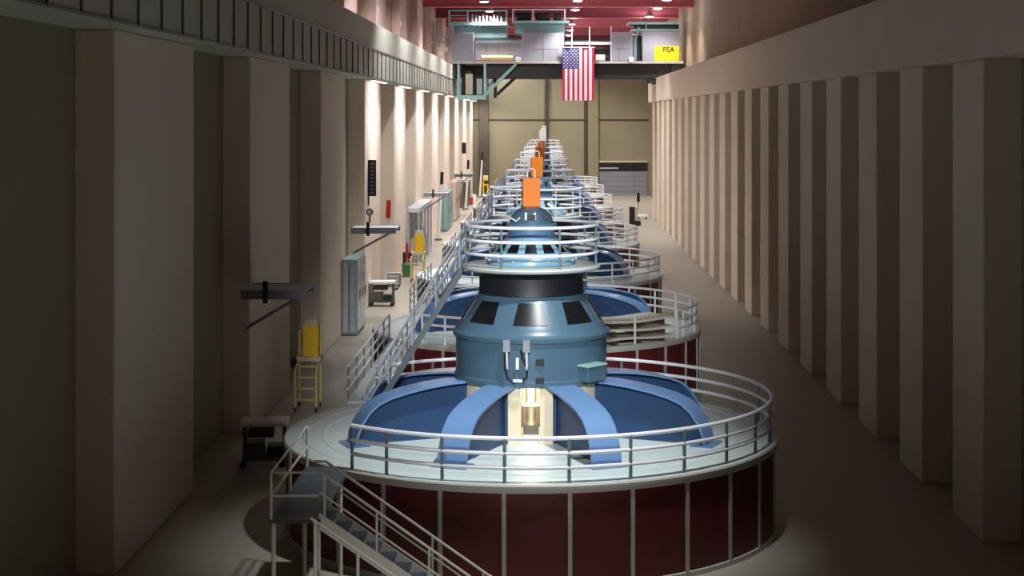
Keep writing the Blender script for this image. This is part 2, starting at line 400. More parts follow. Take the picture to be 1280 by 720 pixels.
    B('black').box(-0.1, 0.12, -0.62, -0.4, 8.3, 8.42).box(0.32, 0.44, -0.48, -0.35, 8.3, 8.44).done('cap_port', cp)
    f = B('white')
    for x in (-0.14, 0.1): f.tube((x, -0.56, 8.28), (x, -0.5, 8.48), 0.035)
    f.sweep([(-0.62, -0.2, 8.2), (-0.55, -0.4, 8.33), (-0.4, -0.5, 8.25), (-0.3, -0.55, 8.35)], 0.022, 'rail')
    f.done('cap_pipe', cp)
    return u
unit = make_unit()
UL = ['nearest blue generator, its whole dark red drum and bell in the foreground',
      'second blue generator in the row, right behind the nearest one, stacked sheets on its deck']
for k in range(2, 8): UL.append('%s blue generator from the front of the row, on its own railed red drum' % ORD[k])
UL[7] = 'farthest blue generator, last of the row before the back wall'
units = []
for k in range(8):
    o = unit if k == 0 else copy_tree(unit)
    o.location = (UX, UY0 + US * k, 0); units.append(o)
    tag(o, UL[k], 'generator', 'generators in one row down the hall')

# second unit: the rail is open where the sheets lie
for ch in list(units[1].children):
    if ch.name.startswith('deck_railing'):
        for p in list(ch.children): bpy.data.objects.remove(p)
        bpy.data.objects.remove(ch)
ps = [-90 - 4.9 + 360 / 27 * i for i in range(27)]
ps = [p for p in ps if not 129 < (p % 360) < 231 and not 282 < (p % 360) < 327]
ring_railing(units[1], 'deck_railing', 6.52, ZD, (0.36, 0.70, 1.05), [(-131.5, -78), (-33, 131.5)], ps + [131.5, 228.5, -78, -55, -33], 0.05, 0.042, 'rail')
# the far units have white posts and a white strut on the platform
white_mesh = {}
for o in units[1:]:
    for ch in o.children:
        if 'railing' in ch.name:
            for p in ch.children:
                if p.name.startswith('post'):
                    if p.data.name not in white_mesh:
                        m = p.data.copy(); m.materials.clear(); m.materials.append(M['rail']); white_mesh[p.data.name] = m
                    p.data = white_mesh[p.data.name]
sp = B('white').tube((0.46, -1.0, 7.56), (1.02, -1.4, 7.07), 0.06).done('platform_strut', units[1])
for o in units[2:]:
    c = sp.copy(); C.objects.link(c); c.parent = o
# ------------------------------------------------------------------ stairs
def stair(name, top, foot, width, n, m_str='stair', m_rail='stair_rail', m_post='stair_rail', tread_m='tread', rail_h=1.0, npost=5, side_low=False, sdepth=0.3):
    root = empty(name, foot)
    t = Vector(top) - Vector(foot); hd = Vector((t.x, t.y, 0)); L = hd.length; hd.normalize()
    sd = Vector((-hd.y, hd.x, 0))
    for s in (-1, 1):
        c = sd * (s * width / 2); e = sd * 0.03
        p, q = c.copy(), t + c; dz = Vector((0, 0, sdepth))
        B(m_str).hexa([p - e - dz * .5, p + e - dz * .5, q + e - dz * .7, q - e - dz * .7, p - e + dz * .5, p + e + dz * .5, q + e + dz * .3, q - e + dz * .3]).done('stringer', root)
    tr = None
    for i in range(n):
        f = (i + 0.7) / n; pz = t.z * f
        if tr is None:
            b = B(tread_m); hw = sd * (width / 2 - 0.04); go = hd * (L / n * 0.55)
            z0, z1 = Vector((0, 0, -0.04)), Vector((0, 0, 0.0))
            b.hexa([-hw - go + z0, -hw + go + z0, hw + go + z0, hw - go + z0, -hw - go + z1, -hw + go + z1, hw + go + z1, hw - go + z1])
            tr = b.done('tread', root); c = tr
        else: c = tr.copy(); C.objects.link(c); c.parent = root
        c.location = t * f
    for s in (-1, 1):
        c = sd * (s * width / 2); up = Vector((0, 0, 1))
        r = B(m_rail)
        r.sweep([c + hd * -0.1 + up * (rail_h - .05), c + up * rail_h, t * 0.5 + c + up * rail_h, t + c + up * rail_h, t + c + hd * 0.25 + up * rail_h], 0.03)
        r.sweep([c + up * rail_h * .55, t * 0.5 + c + up * rail_h * .55, t + c + up * rail_h * .55], 0.024)
        r.done('handrail', root)
        for i in range(npost):
            f = 0.03 + 0.94 * i / (npost - 1)
            B(m_post).tube(t * f + c, t * f + c + up * rail_h, 0.026).done('post', root)
    return root
st = stair('generator_stair', (UX - 1.86, UY0, 7.0), (UX - 4.6, UY0, ZD), 0.8, 18, npost=5)
SL = ['grey steel stair climbing to the platform of the nearest generator'] + ['pale stair climbing to the platform of the %s generator' % ORD[k] for k in range(1, 8)]
for k in range(8):
    o = st if k == 0 else copy_tree(st)
    o.location = (UX - 4.6, UY0 + US * k, ZD)
    tag(o, SL[k], 'stair', 'stairs up to the generator platforms')
fs = stair('floor_stair', (-4.89, 35.5, 2.5), (-1.32, 35.5, 0.0), 1.0, 11, 'stair_pale', 'stair_pale', 'stair_pale', 'stair', npost=4, sdepth=0.34)
tag(fs, 'pale stair with open treads rising along the near red drum, lower left', 'stair')
lo = fs.location
def fv(x, y, z): return Vector((x, y, z)) - lo
g = B('stair_pale')
g.sweep([fv(-5.0, 34.4, 2.65), fv(-1.5, 34.4, 0.22)], 0.03)
for x in (-4.9, -4.0, -2.8, -1.55): g.tube(fv(x, 34.4, 0.0), fv(x, 34.4, 2.65 - (x + 5.0) * 0.694), 0.035)
g.done('lower_guard_rail', fs)
B('stair').box(-5.95 - lo.x, -4.86 - lo.x, 34.95 - lo.y, 40.2 - lo.y, 2.40, 2.48).done('landing', fs)
g = B('stair_pale')
for h in (0.5, 1.0): g.sweep([fv(-4.9, 34.98, 2.48 + h), fv(-5.92, 34.98, 2.48 + h), fv(-5.92, 40.2, 2.48 + h)], 0.028)
for p in ((-5.92, 34.98), (-5.92, 37.6), (-5.92, 40.2)): g.tube(fv(p[0], p[1], 2.48), fv(p[0], p[1], 3.48), 0.03)
for p in ((-5.88, 35.05), (-4.92, 35.05), (-5.88, 39.5), (-4.92, 38.8)): g.tube(fv(p[0], p[1], 0), fv(p[0], p[1], 2.42), 0.05)
g.done('landing_rail', fs)
# catwalks between decks
cw = empty('catwalk')
B('platform').box(-0.45, 0.45, 0, 13.0, -0.1, 0.0).done('walkway', cw)
for s in (-1, 1):
    r = B('rail')
    for h in (0.36, 0.7, 1.05): r.tube((s * 0.43, 0.0, h), (s * 0.43, 13.0, h), 0.03)
    r.done('handrail', cw)
    for i in range(7): B('post').tube((s * 0.43, 0.1 + 2.13 * i, 0), (s * 0.43, 0.1 + 2.13 * i, 1.04), 0.03).done('post', cw)
for i in range(2): B('grey').box(-0.4, 0.4, 4.2 + 4.4 * i, 4.4 + 4.4 * i, -2.5 + 0.02, -0.1).done('support', cw)
for k in range(7):
    o = cw if k == 0 else copy_tree(cw)
    o.location = (UX - 5.15, UY0 + US * k + 4.6, ZD)
    tag(o, 'narrow railed catwalk linking the deck of the %s generator to the %s' % (ORD[k], ORD[k + 1]), 'walkway', 'catwalks between the decks')
# boxes on top
ob = empty('marker_box')
B('orange').box(-0.24, 0.24, -0.09, 0.09, 0, 0.79).done('body', ob, bev=0.01)
B('white').sweep([(-0.1, 0, 0.78), (-0.1, 0, 0.98), (-0.05, 0, 1.04), (0.05, 0, 1.04), (0.1, 0, 0.98), (0.1, 0, 0.78)], 0.02).done('handle', ob)
wbx = None
for k in range(8):
    if k < 4: o = ob if k == 0 else copy_tree(ob)
    elif k == 4:
        o = wbx = empty('marker_box')
        B('white').box(-0.22, 0.22, -0.09, 0.09, 0, 1.3).done('body', o, bev=0.01)
    else: o = copy_tree(wbx)
    o.location = (UX, UY0 + US * k, 8.62); o.rotation_euler = (0, 0, math.radians(9))
    tag(o, 'upright %s box standing on top of the %s generator' % ('orange' if k < 4 else 'white', ORD[k]), 'box', 'marker boxes on the generators')

# light in the shaft opening of the nearest units
for k in range(3):
    b = tag(B('bulb').lathe([(0, -0.1), (0.06, -0.07), (0.08, 0), (0.05, 0.09), (0.03, 0.12), (0, 0.12)], 16).done('work_bulb', loc=(UX + 0.0, UY0 + US * k - 0.8, 3.87)),
            'warm bulb lighting the shaft opening of the %s generator' % ORD[k], 'bulb', 'bulbs in the shaft openings')
    light('POINT', (UX, UY0 + US * k - 1.0, 3.7), 50, (1.0, 0.93, 0.8), 0.08)

# ------------------------------------------------------------------ sheets stacked on deck of second unit
ca = math.radians(33)
for i, z in enumerate((0.0, 0.33, 0.66)):
    root = empty('steel_sheet', (UX + 3.55, UY0 + US - 4.6, ZD + 0.02 + z), ca + (0.0, -0.05, 0.03)[i])
    b = B('sheet'); N = 12; hw, hd_, th = 1.55, 0.75, 0.09
    V = [[[b.bm.verts.new((-hw + 2 * hw * q / N, s * hd_, zz + 0.03 * math.sin(q * 0.5 + i))) for q in range(N + 1)] for zz in (0.15, 0.15 + th)] for s in (-1, 1)]
    for q in range(N):
        b.face([V[0][1][q], V[0][1][q + 1], V[1][1][q + 1], V[1][1][q]]); b.face([V[0][0][q], V[1][0][q], V[1][0][q + 1], V[0][0][q + 1]])
        for s in (0, 1): b.face([V[s][0][q], V[s][0][q + 1], V[s][1][q + 1], V[s][1][q]])
    for q in (0, N): b.face([V[0][0][q], V[0][1][q], V[1][1][q], V[1][0][q]])
    b.done('plate', root)
    for x in (-1.1, 0.0, 1.1): B('wood_dark').box(x - 0.08, x + 0.08, -0.7, 0.7, 0.0, 0.15).done('spacer', root)
    tag(root, '%s pale sheet in the stack on the second generator deck' % ('bottom', 'middle', 'topmost')[i], 'sheet', 'sheets stacked on the deck')

# ------------------------------------------------------------------ bridge crane
CY = 168.0
def cx(x): return PX(x, CY)
def cz(y): return PZ(y, CY)
cr = tag(empty('bridge_crane', (0, CY, 0)), 'teal and grey bridge crane spanning the hall under the red ceiling', 'crane')
def cbox(name, x0, x1, y0, y1, d0, d1, m, parent=cr, bev=0.03): return B(m).box(cx(x0), cx(x1), d0, d1, cz(y1), cz(y0)).done(name, parent, bev=bev)
XE = 13.9
g = B('girder').box(cx(608), XE, 0.6, 2.2, cz(97), cz(80)).box(cx(608), XE, 0.45, 2.35, cz(81), cz(79.2)).done('girder', cr)
B('girder').box(cx(562), XE, 5.4, 7.0, cz(97), cz(80)).done('girder', cr)
B('seam').box(cx(565), XE, -0.2, 7.2, cz(79.5), cz(76.5)).done('walkway', cr)
B('girder').box(-9.8, -8.7, 0.2, 7.2, ZG1 + 0.02, cz(79.4)).done('end_truck', cr)
B('girder').box(12.7, 13.9, 0.2, 7.2, 15.07, cz(79.4)).done('end_truck', cr)
# machinery house with picket roof guard on the left
hs = B('teal_dark').box(cx(566), cx(633), 1.0, 5.0, cz(47), cz(30)).done('machinery_house', cr, bev=0.04)
B('teal').box(cx(560), cx(634), 0.4, 5.6, cz(31), cz(27)).done('roof_beam', hs)
for x in (582, 600, 618): B('girder').box(cx(x) - .1, cx(x) + .1, 0.45, 0.7, cz(33), cz(31)).done('bracket', hs)
rr = B('teal')
for y in (12.5,): rr.tube((cx(560.5), 0.5, cz(y)), (cx(633.5), 0.5, cz(y)), 0.1)
for x in (561, 584, 633): rr.tube((cx(x), 0.5, cz(27)), (cx(x), 0.5, cz(12)), 0.1)
rr.tube((cx(561), 0.5, cz(19)), (cx(584), 0.5, cz(19)), 0.06)
rr = rr.done('roof_railing', hs)
for i, x in enumerate((590, 594.5, 599, 603.5, 608, 612.5, 617, 621.5, 626)):
    B('lilac_grey').box(cx(x) - .09, cx(x) + .09, 1.2, 1.35, cz(27), cz(17 + (i % 3))).done('insulator', rr)
b = B('lilac_grey').box(cx(565), cx(592), -0.1, 2.6, cz(78), cz(41)).box(cx(565), cx(592), -0.12, 0, cz(63.2), cz(62.6), 'seam_grey'); b.done('control_cabin', cr, bev=0.04)
b = B('lilac_grey').box(cx(594), cx(652), 0.3, 0.6, cz(75), cz(51))
for x in (608, 623, 637): b.box(cx(x) - .06, cx(x) + .06, 0.27, 0.33, cz(75), cz(55), 'seam_grey')
b.box(cx(594), cx(652), 0.2, 0.65, cz(54), cz(50.5), 'seam_grey'); b.box(cx(594), cx(652), 0.35, 3, cz(50.5), cz(47.5), 'girder')
b.done('panel_screen', cr)
B('yellow_pale').tube((cx(602), -0.05, cz(72.5)), (cx(641), -0.05, cz(72.5)), 0.24, n=12).tube((cx(615), -0.05, cz(76)), (cx(615), -0.05, cz(70)), 0.07, 'teal').done('yellow_pipe', cr)
# hanging cab frame
hf = B('teal')
for x in (573, 606): hf.box(cx(x) - .12, cx(x) + .12, 0.0, 0.24, cz(120), cz(79))
for x in (573, 606): hf.box(cx(x) - .12, cx(x) + .12, 2.6, 2.84, cz(120), cz(79))
hf.box(cx(571), cx(607), -0.1, 2.9, cz(124), cz(119))
hf.tube((cx(607), 0.1, cz(118)), (cx(645), 0.1, cz(80)), 0.16); hf.tube((cx(607), 2.7, cz(111)), (cx(630), 2.7, cz(81)), 0.12)
hf = hf.done('cab_frame', cr)
B('girder').tube((cx(620), 2.9, cz(118)), (cx(648), 2.9, cz(92)), 0.16).box(cx(616), cx(620), 2.5, 3, cz(122), cz(97)).done('brace', hf)
B('girder').box(cx(575), cx(606), 2.9, 3.2, cz(119), cz(81)).done('back_panel', hf)
B('cream').box(cx(581), cx(590), 1.2, 2.2, cz(118), cz(92)).box(cx(582), cx(588), 1.3, 2.0, cz(92), cz(88), 'girder').done('operator_seat', hf)
B('grey').box(cx(595), cx(602), 1.4, 2.2, cz(118), cz(98)).done('control_desk', hf, bev=0.05)
rl = B('white').box(cx(548), cx(559), 0.2, 1.2, cz(64), cz(59)).done('side_step', cr)
rl = B('teal')
for x in (549, 560): rl.tube((cx(x), 0.3, cz(60)), (cx(x), 0.3, cz(45)), 0.07)
for y in (46, 53): rl.tube((cx(549), 0.3, cz(y)), (cx(562), 0.3, cz(y)), 0.06)
rl.done('side_railing', cr)
# hoist trolley with grey cabinets in the middle
tr = B('teal_dark').box(cx(643), cx(706), 0.8, 5, cz(42), cz(29)).done('hoist_house', cr, bev=0.03)
B('teal').box(cx(640), cx(712), 0.4, 5.4, cz(29), cz(25.5)).done('roof_beam', tr)
b = B('black').box(cx(645), cx(664), 1, 4, cz(25), cz(15)).box(cx(670), cx(688), 1, 4, cz(25), cz(15)).box(cx(692), cx(702), 1, 4, cz(25), cz(16)); b.done('motor_block', tr, bev=0.15)
b = B('rail')
for x in (641, 666, 706): b.tube((cx(x), 0.5, cz(26)), (cx(x), 0.5, cz(11)), 0.07)
b.tube((cx(641), 0.5, cz(11.5)), (cx(706), 0.5, cz(11.5)), 0.06); b.done('roof_railing', tr)
b = B('lilac_grey').box(cx(653), cx(705), -0.05, 2.2, cz(77.5), cz(41))
for x in (679,): b.box(cx(x) - .06, cx(x) + .06, -0.08, 0, cz(77), cz(41), 'seam_grey')
b.box(cx(658), cx(700), -0.08, 0, cz(61.4), cz(60.6), 'seam_grey'); b.box(cx(696), cx(697), -0.08, 0, cz(77), cz(62), 'seam_grey')
b.done('electrical_cabinet', cr, bev=0.03)
b = B('rail').box(cx(706), cx(765), 0.2, 0.45, cz(55.5), cz(52.5))
for x in (715, 737, 764): b.tube((cx(x), 0.3, cz(77)), (cx(x), 0.3, cz(33)), 0.06)
b.done('walkway_railing', cr)
b = B('girder').box(cx(711), cx(765), 1.0, 4, cz(76), cz(59)).box(cx(745), cx(757), 0.4, 1, cz(76), cz(68), 'grey').box(cx(706), cx(765), 3, 4, cz(52.3), cz(48.5), 'teal_dark'); b.done('hoist_drum_block', cr, bev=0.1)
b = B('lilac_grey').box(cx(765), cx(791), -0.05, 2.2, cz(76), cz(40)).box(cx(770), cx(786), -0.08, 0, cz(61), cz(60.2), 'seam_grey').box(cx(773.2), cx(774), -0.08, 0, cz(76), cz(61), 'seam_grey'); b.done('electrical_cabinet', cr, bev=0.03)
b = B('lilac_grey').box(cx(803), cx(850), -0.05, 2.2, cz(77), cz(39)); b.done('electrical_cabinet', cr, bev=0.03)
b = B('teal').box(cx(790), cx(850), 0.3, 4, cz(38.5), cz(36)).box(cx(786), cx(850), 0.6, 4, cz(30), cz(27)).box(cx(793), cx(850), 1.2, 3.6, cz(36), cz(30), 'girder')
b.tube((cx(808), 0.4, cz(38)), (cx(808), 0.4, cz(27)), 0.08).tube((cx(795), 0.5, cz(46)), (cx(799), 0.5, cz(34)), 0.14); b.done('trolley_frame', cr)
b = B('teal_dark').box(cx(792), cx(796), 0.2, 1, cz(76), cz(46)).box(cx(797), cx(802), 0.8, 1.4, cz(74), cz(44), 'girder'); b.done('ladder_post', cr)
for x in (648, 789): B('white').box(cx(x) - .25, cx(x) + .25, -0.35, -0.1, cz(78), cz(71.5)).done('flood_lamp', cr, bev=0.05)
b = B('girder').tube((cx(815), 1, cz(103)), (cx(838), 1, cz(96)), 0.25)
b.sweep([(cx(826), 0.8, cz(97)), (cx(831), 0.8, cz(103)), (cx(832), 0.8, cz(106)), (cx(829.5), 0.8, cz(107.5)), (cx(828), 0.8, cz(105))], 0.1); b.tube((cx(812), 0.9, cz(98)), (cx(813), 0.9, cz(104)), 0.3); b.done('hook_block', cr)
sg = tag(empty('warning_sign', (cx(833.5), CY - 0.12, cz(77.5))), 'yellow sign with black letters on the grey cabin at the right of the crane', 'sign')
B('yellow').box(cx(818) - cx(833.5), cx(849) - cx(833.5), -0.04, 0.04, 0, cz(57.5) - cz(77.5)).done('board', sg)
tx = bpy.data.curves.new('lettering', 'FONT'); tx.body = 'PEA'; tx.size = 0.72; tx.align_x = 'LEFT'; tx.extrude = 0.01; tx.offset = 0.012
tx.materials.append(M['black'])
tmp = bpy.data.objects.new('lettering_curve', tx)
tmesh = bpy.data.meshes.new_from_object(tmp); bpy.data.objects.remove(tmp)
to = bpy.data.objects.new('lettering', tmesh); C.objects.link(to); to.parent = sg
to.location = (cx(828.2) - cx(833.5), -0.06, cz(65) - cz(77.5)); to.rotation_euler = (PI / 2, 0, 0)
# flag
fl = tag(empty('flag', (cx(703), CY - 0.55, cz(125.5))), 'large American flag hanging vertically from the crane', 'flag')
FW = cx(742.5) - cx(703); FH = cz(60) - cz(125.5)
def fy(x, z): return 0.07 * math.sin(x * 3.1 + 0.6) + 0.05 * math.sin(x * 7 + z * 0.8)
def strip(b, x0, x1, z0, z1, m, off=0.0, nx=3, nz=14):
    V = [[[b.bm.verts.new((x0 + (x1 - x0) * i / nx, fy(x0 + (x1 - x0) * i / nx, z0 + (z1 - z0) * j / nz) + off + t, z0 + (z1 - z0) * j / nz)) for j in range(nz + 1)] for i in range(nx + 1)] for t in (0, 0.025)]
    for i in range(nx):
        for j in range(nz):
            for t in (0, 1): b.face([V[t][i][j], V[t][i + 1][j], V[t][i + 1][j + 1], V[t][i][j + 1]], m)
    for j in range(nz):
        for i in (0, nx): b.face([V[0][i][j], V[0][i][j + 1], V[1][i][j + 1], V[1][i][j]], m)
    for i in range(nx):
        for j in (0, nz): b.face([V[0][i][j], V[0][i + 1][j], V[1][i + 1][j], V[1][i][j]], m)
b = B('flag_red')
sw = FW / 13
for i in range(13): strip(b, i * sw, (i + 1) * sw, 0, FH if i >= 7 else FH * 0.6, 'flag_red' if i % 2 == 0 else 'flag_white')
b.done('stripes', fl)
b = B('flag_blue'); strip(b, 0, 7 * sw, FH * 0.6, FH, 'flag_blue', nx=8, nz=8); ct = b.done('canton', fl)
b = B('flag_white')
for r in range(11):
    for q in range(9):
        if (r + q) % 2: continue
        x0 = 7 * sw * (q + 1) / 10; z0 = FH * 0.6 + FH * 0.4 * (r + 1) / 12
        V = []
        for t in (-0.02, -0.004):
            V.append([b.bm.verts.new((x0 + rr_ * math.sin(a), fy(x0, z0) + t, z0 + rr_ * math.cos(a))) for a, rr_ in [(PI / 5 * s, 0.085 if s % 2 == 0 else 0.034) for s in range(10)]])
        b.face(V[0])
        for s in range(10): b.face([V[0][s], V[0][(s + 1) % 10], V[1][(s + 1) % 10], V[1][s]])
b.done('stars', ct)
B('lilac_grey').tube((-0.1, 0.03, FH + 0.03), (FW + 0.1, 0.03, FH + 0.03), 0.07).done('pole', fl)
b = B('girder')
for x in (0.2, FW - 0.2): b.tube((x, 0.05, FH + 0.03), (x, 0.7, FH + 0.25), 0.03)
b.done('hanger', fl)

# ------------------------------------------------------------------ things along the left wall
def at(x, ybase): Y = CAMZ * F / (ybase - VY); return PX(x, Y), Y
# black vertical sign and speaker-like box on piers
s = tag(empty('wall_sign', (-10.2, 95.0, 6.45)), 'tall black wall sign on the first lit pier at the left', 'sign')
B('black').box(-0.25, 0.22, -0.06, 0.06, 0, 2.1).done('board', s)
b = B('seam_grey')
for i in range(9): b.box(-0.12, 0.1, -0.075, -0.055, 0.15 + 0.21 * i, 0.24 + 0.21 * i)
b.done('panel_marks', s)
B('black').box(-0.25, -0.18, -0.05, 0.05, -0.55, 0.0).box(-0.3, 0.0, -0.04, 0.04, 0.9, 0.98).done('bracket', s)
s = tag(empty('pier_speaker', (-10.1, 196.5, 6.6)), 'black box hung high on a far left pier', 'box')
B('black').box(-0.25, 0.25, -0.15, 0.15, 0, 1.3).box(-0.4, -0.2, -0.05, 0.05, 0.5, 0.7, 'grey').done('body', s, bev=0.03)
s = tag(empty('pier_gauge', (-10.22, 93.8, 5.6)), 'small dark round fitting low on the first lit pier', 'fitting')
B('grey_dark').tube((0, -.2, 0), (0, 0.1, 0), 0.2, n=16).tube((0, -.24, 0), (0, -.2, 0), 0.12, 'grey', 12).box(-0.05, 0.05, -0.1, 0, -0.6, -0.15).done('body', s)
# grey jib canopies projecting from the wall
def canopy(Y, z, L, lab):
    r = empty('wall_canopy', (XL + 0.02, Y, z)); 
    B('grey').box(0, L, -1.5, 0.9, -0.05, 0.0).box(0, L, -1.55, -1.48, -0.28, 0.03, 'seam_grey').box(0, L, 0.88, 0.95, -0.28, 0.03, 'seam_grey').done('top', r)
    for y in (-0.45, 0.45): B('seam_grey').tube((0, y, -1.4), (L * 0.85, y, -0.3), 0.05).done('strut', r)
    B('black').box(L * .35, L * .35 + 0.16, -1.62, -1.52, -0.4, 0.35).done('clamp', r)
    return tag(r, lab, 'canopy', 'grey canopies along the left wall')
canopy(88.0, 5.16, 2.4, 'nearest grey canopy projecting from the left wall beside the leaning white pole')
canopy(139.0, 4.6, 2.0, 'grey canopy on the left wall beside the black topped pole of the teal cabinet')
canopy(184.0, 4.6, 2.0, 'farthest grey canopy on the left wall')
# white poles with dark tops
def pole(x, y0, y1, X, dark, lab):
    Y = X * F / (x - VX)
    z1, z0 = PZ(y0, Y), 0.0
    r = empty('signal_pole', (X, Y, 0))
    B('white').tube((-0.30, 0, 0.12), (0, 0, z1 * 0.82), 0.17, n=12, r2=0.10).done('shaft', r)
    B(dark).tube((0, 0, z1 * 0.82), (0.04, 0, z1), 0.15, n=12).done('top', r)
    B('grey_dark').tube((-0.3, 0, 0), (-0.3, 0, 0.14), 0.32, n=16).done('foot', r)
    return tag(r, lab, 'pole', 'white poles along the left wall')
pole(485, 250, 345, -9.6, 'red', 'leaning white pole with a dark red top, nearest on the left wall')
pole(552, 215, 285, -9.5, 'black', 'leaning white pole with a black top beside the teal cabinet')
pole(585, 200, 255, -9.5, 'black', 'small leaning white pole with a black top, third down the left wall')
pole(602.5, 190, 245, -9.0, 'black', 'farthest leaning white pole with a black top')
# tall grey cabinet at strip edge
def cabinet(name, x0, x1, y0, y1, h, m, lab, doors=2, dm='silver', cat='cabinet', group=None):
    r = empty(name, (x0, y0, 0)); W, D = x1 - x0, y1 - y0
    B(m).box(0, W, 0, D, 0.08, h).done('body', r, bev=0.03)
    B('grey_dark').box(0.03, W - 0.03, 0.03, D - 0.03, 0, 0.08).done('plinth', r)
    for i in range(doors):   # doors on the aisle side (+x) and one on the end
        d = B(dm).box(W, W + 0.04, D * i / doors + 0.06, D * (i + 1) / doors - 0.06, 0.2, h - 0.12).done('door', r)
        B('black').box(W + 0.04, W + 0.07, D * (i + .8) / doors, D * (i + .8) / doors + 0.05, h * .45, h * .58).done('handle', d)
    d = B(dm).box(W * .12, W * .88, -0.04, 0.0, 0.2, h - 0.12).done('end_panel', r)
    B('black').box(W * .47, W * .53, -0.05, -0.035, 0.2, h - .12).done('gap', d)
    tag(r, lab, cat, group); return r
cabinet('electrical_cabinet', -10.43, -9.65, 82.6, 86.2, 3.85, 'teal_cab', 'tall pale cabinet with silver doors at the left wall by the nearest pier', 3)
r = empty('equipment_rack', (-10.43, 121.0, 0))
B('grey').box(0, 0.95, 0, 13, 3.95, 4.3).done('roof', r, bev=0.03)
B('seam').box(0, 0.06, 0, 13, 0.1, 3.95).done('back_panel', r)
for i in range(5):
    for x in (0.1, 0.85): B('silver').box(x - .06, x + .06, 0.1 + 3.15 * i, 0.3 + 3.15 * i, 0, 3.95).done('post', r)
for i in range(4): B('lilac_grey').box(0.1, 0.7, 0.7 + 3.15 * i, 2.9 + 3.15 * i, 0.02, (1.9, 1.2, 2.3, 1.5)[i]).done('unit_box', r, bev=0.03)
tag(r, 'long grey open rack with a flat roof on the left wall behind the ladder', 'rack')
cabinet('teal_cabinet', -10.43, -9.7, 157.0, 166.0, 3.7, 'teal_cab', 'teal door cabinet halfway down the left wall', 3, 'teal_cab')
cabinet('panel_cabinet', -10.43, -9.75, 172.0, 180.0, 4.2, 'pink', 'pinkish grey panel cabinet far down the left wall', 3, 'pink')
cabinet('far_cabinet', -10.43, -9.8, 198.0, 206.0, 3.2, 'grey', 'small grey cabinet near the far left corner', 2, 'grey_dark')
# cart with white top
def cart(loc, rz, lab):
    r = empty('parts_cart', loc, rz)
    B('white').box(-0.75, 0.75, -0.55, 0.55, 1.32, 1.46).done('top', r, bev=0.03)
    B('grey_dark').box(-0.7, 0.7, -0.5, 0.5, 0.22, 0.32).done('shelf', r)
    for sx in (-1, 1):
        for sy in (-1, 1):
            B('grey_dark').tube((sx * 0.62, sy * 0.45, 0.2), (sx * 0.62, sy * 0.45, 1.33), 0.04).done('leg', r)
            w = B('black').tube((sx * 0.62 - .04, sy * 0.45 - .03, 0.11), (sx * 0.62 - .04, sy * 0.45 + .03, 0.11), 0.11, n=16).done('wheel', r)
    B('grey_dark').box(-0.6, 0.0, -0.42, 0.4, 0.32, 0.78).box(0.08, 0.6, -0.42, 0.4, 0.32, 0.66, 'black').box(-0.5, 0.3, -0.4, 0.3, 0.95, 1.2, 'wood_dark').done('drawer_unit', r, bev=0.03)
    B('black').sweep([(0.62, -0.4, 0.9), (0.9, -0.4, 1.0), (0.9, 0.4, 1.0), (0.62, 0.4, 0.9)], 0.03).done('handle', r)
    return tag(r, lab, 'cart', 'parts carts')
X, Y = at(473, 382); cart((X + .25, Y, 0), 0, 'white topped parts cart at the foot of the first lit pier')
# dark chest, red stand, green bin
def chest(x, yb, lab):
    X, Y = at(x, yb); r = empty('tool_chest', (X, Y, 0))
    B('grey_dark').box(-0.4, 0.4, -0.3, 0.3, 0.1, 0.85).done('body', r, bev=0.02)
    for i in range(3): B('grey').box(-0.36, 0.36, -0.33, -0.3, 0.16 + .22 * i, 0.34 + .22 * i).done('drawer', r)
    for sx in (-.3, .3): B('black').tube((sx, -.25, 0.06), (sx, .25, .06), 0.06).done('wheel', r)
    B('grey').box(-0.42, 0.42, -0.32, 0.32, 0.85, 0.9).done('lid', r)
    return tag(r, lab, 'chest')
chest(493, 358, 'low dark tool chest on the floor behind the white topped cart')
X, Y = at(508, 346); r = empty('lifting_stand', (X, Y, 0))
B('red').tube((-.1, 0, 0.1), (0.05, 0, 2.3), 0.09, n=10).tube((.25, 0, 0.1), (0.05, 0, 2.3), 0.06).done('mast', r)
B('red').box(-0.3, 0.4, -0.25, 0.25, 0, 0.12).done('base', r, bev=0.02)
B('black').box(-0.25, -0.05, -0.1, 0.1, 0.9, 1.7).done('winch', r, bev=0.03)
tag(r, 'red upright lifting stand on the floor left of the nearer lit yellow ladder', 'stand')
X, Y = at(501, 346); r = empty('waste_bin', (X + 0.4, Y, 0))
B('green').lathe([(0, 0), (0.26, 0), (0.34, 0.8), (0.36, 0.82), (0.3, 0.82), (0.25, 0.1), (0, 0.1)], 20).done('body', r)
B('green').lathe([(0.37, 0.82), (0.37, 0.88), (0.2, 0.96), (0, 0.98)], 20).done('lid', r)
tag(r, 'small green bin beside the red lifting stand', 'bin')
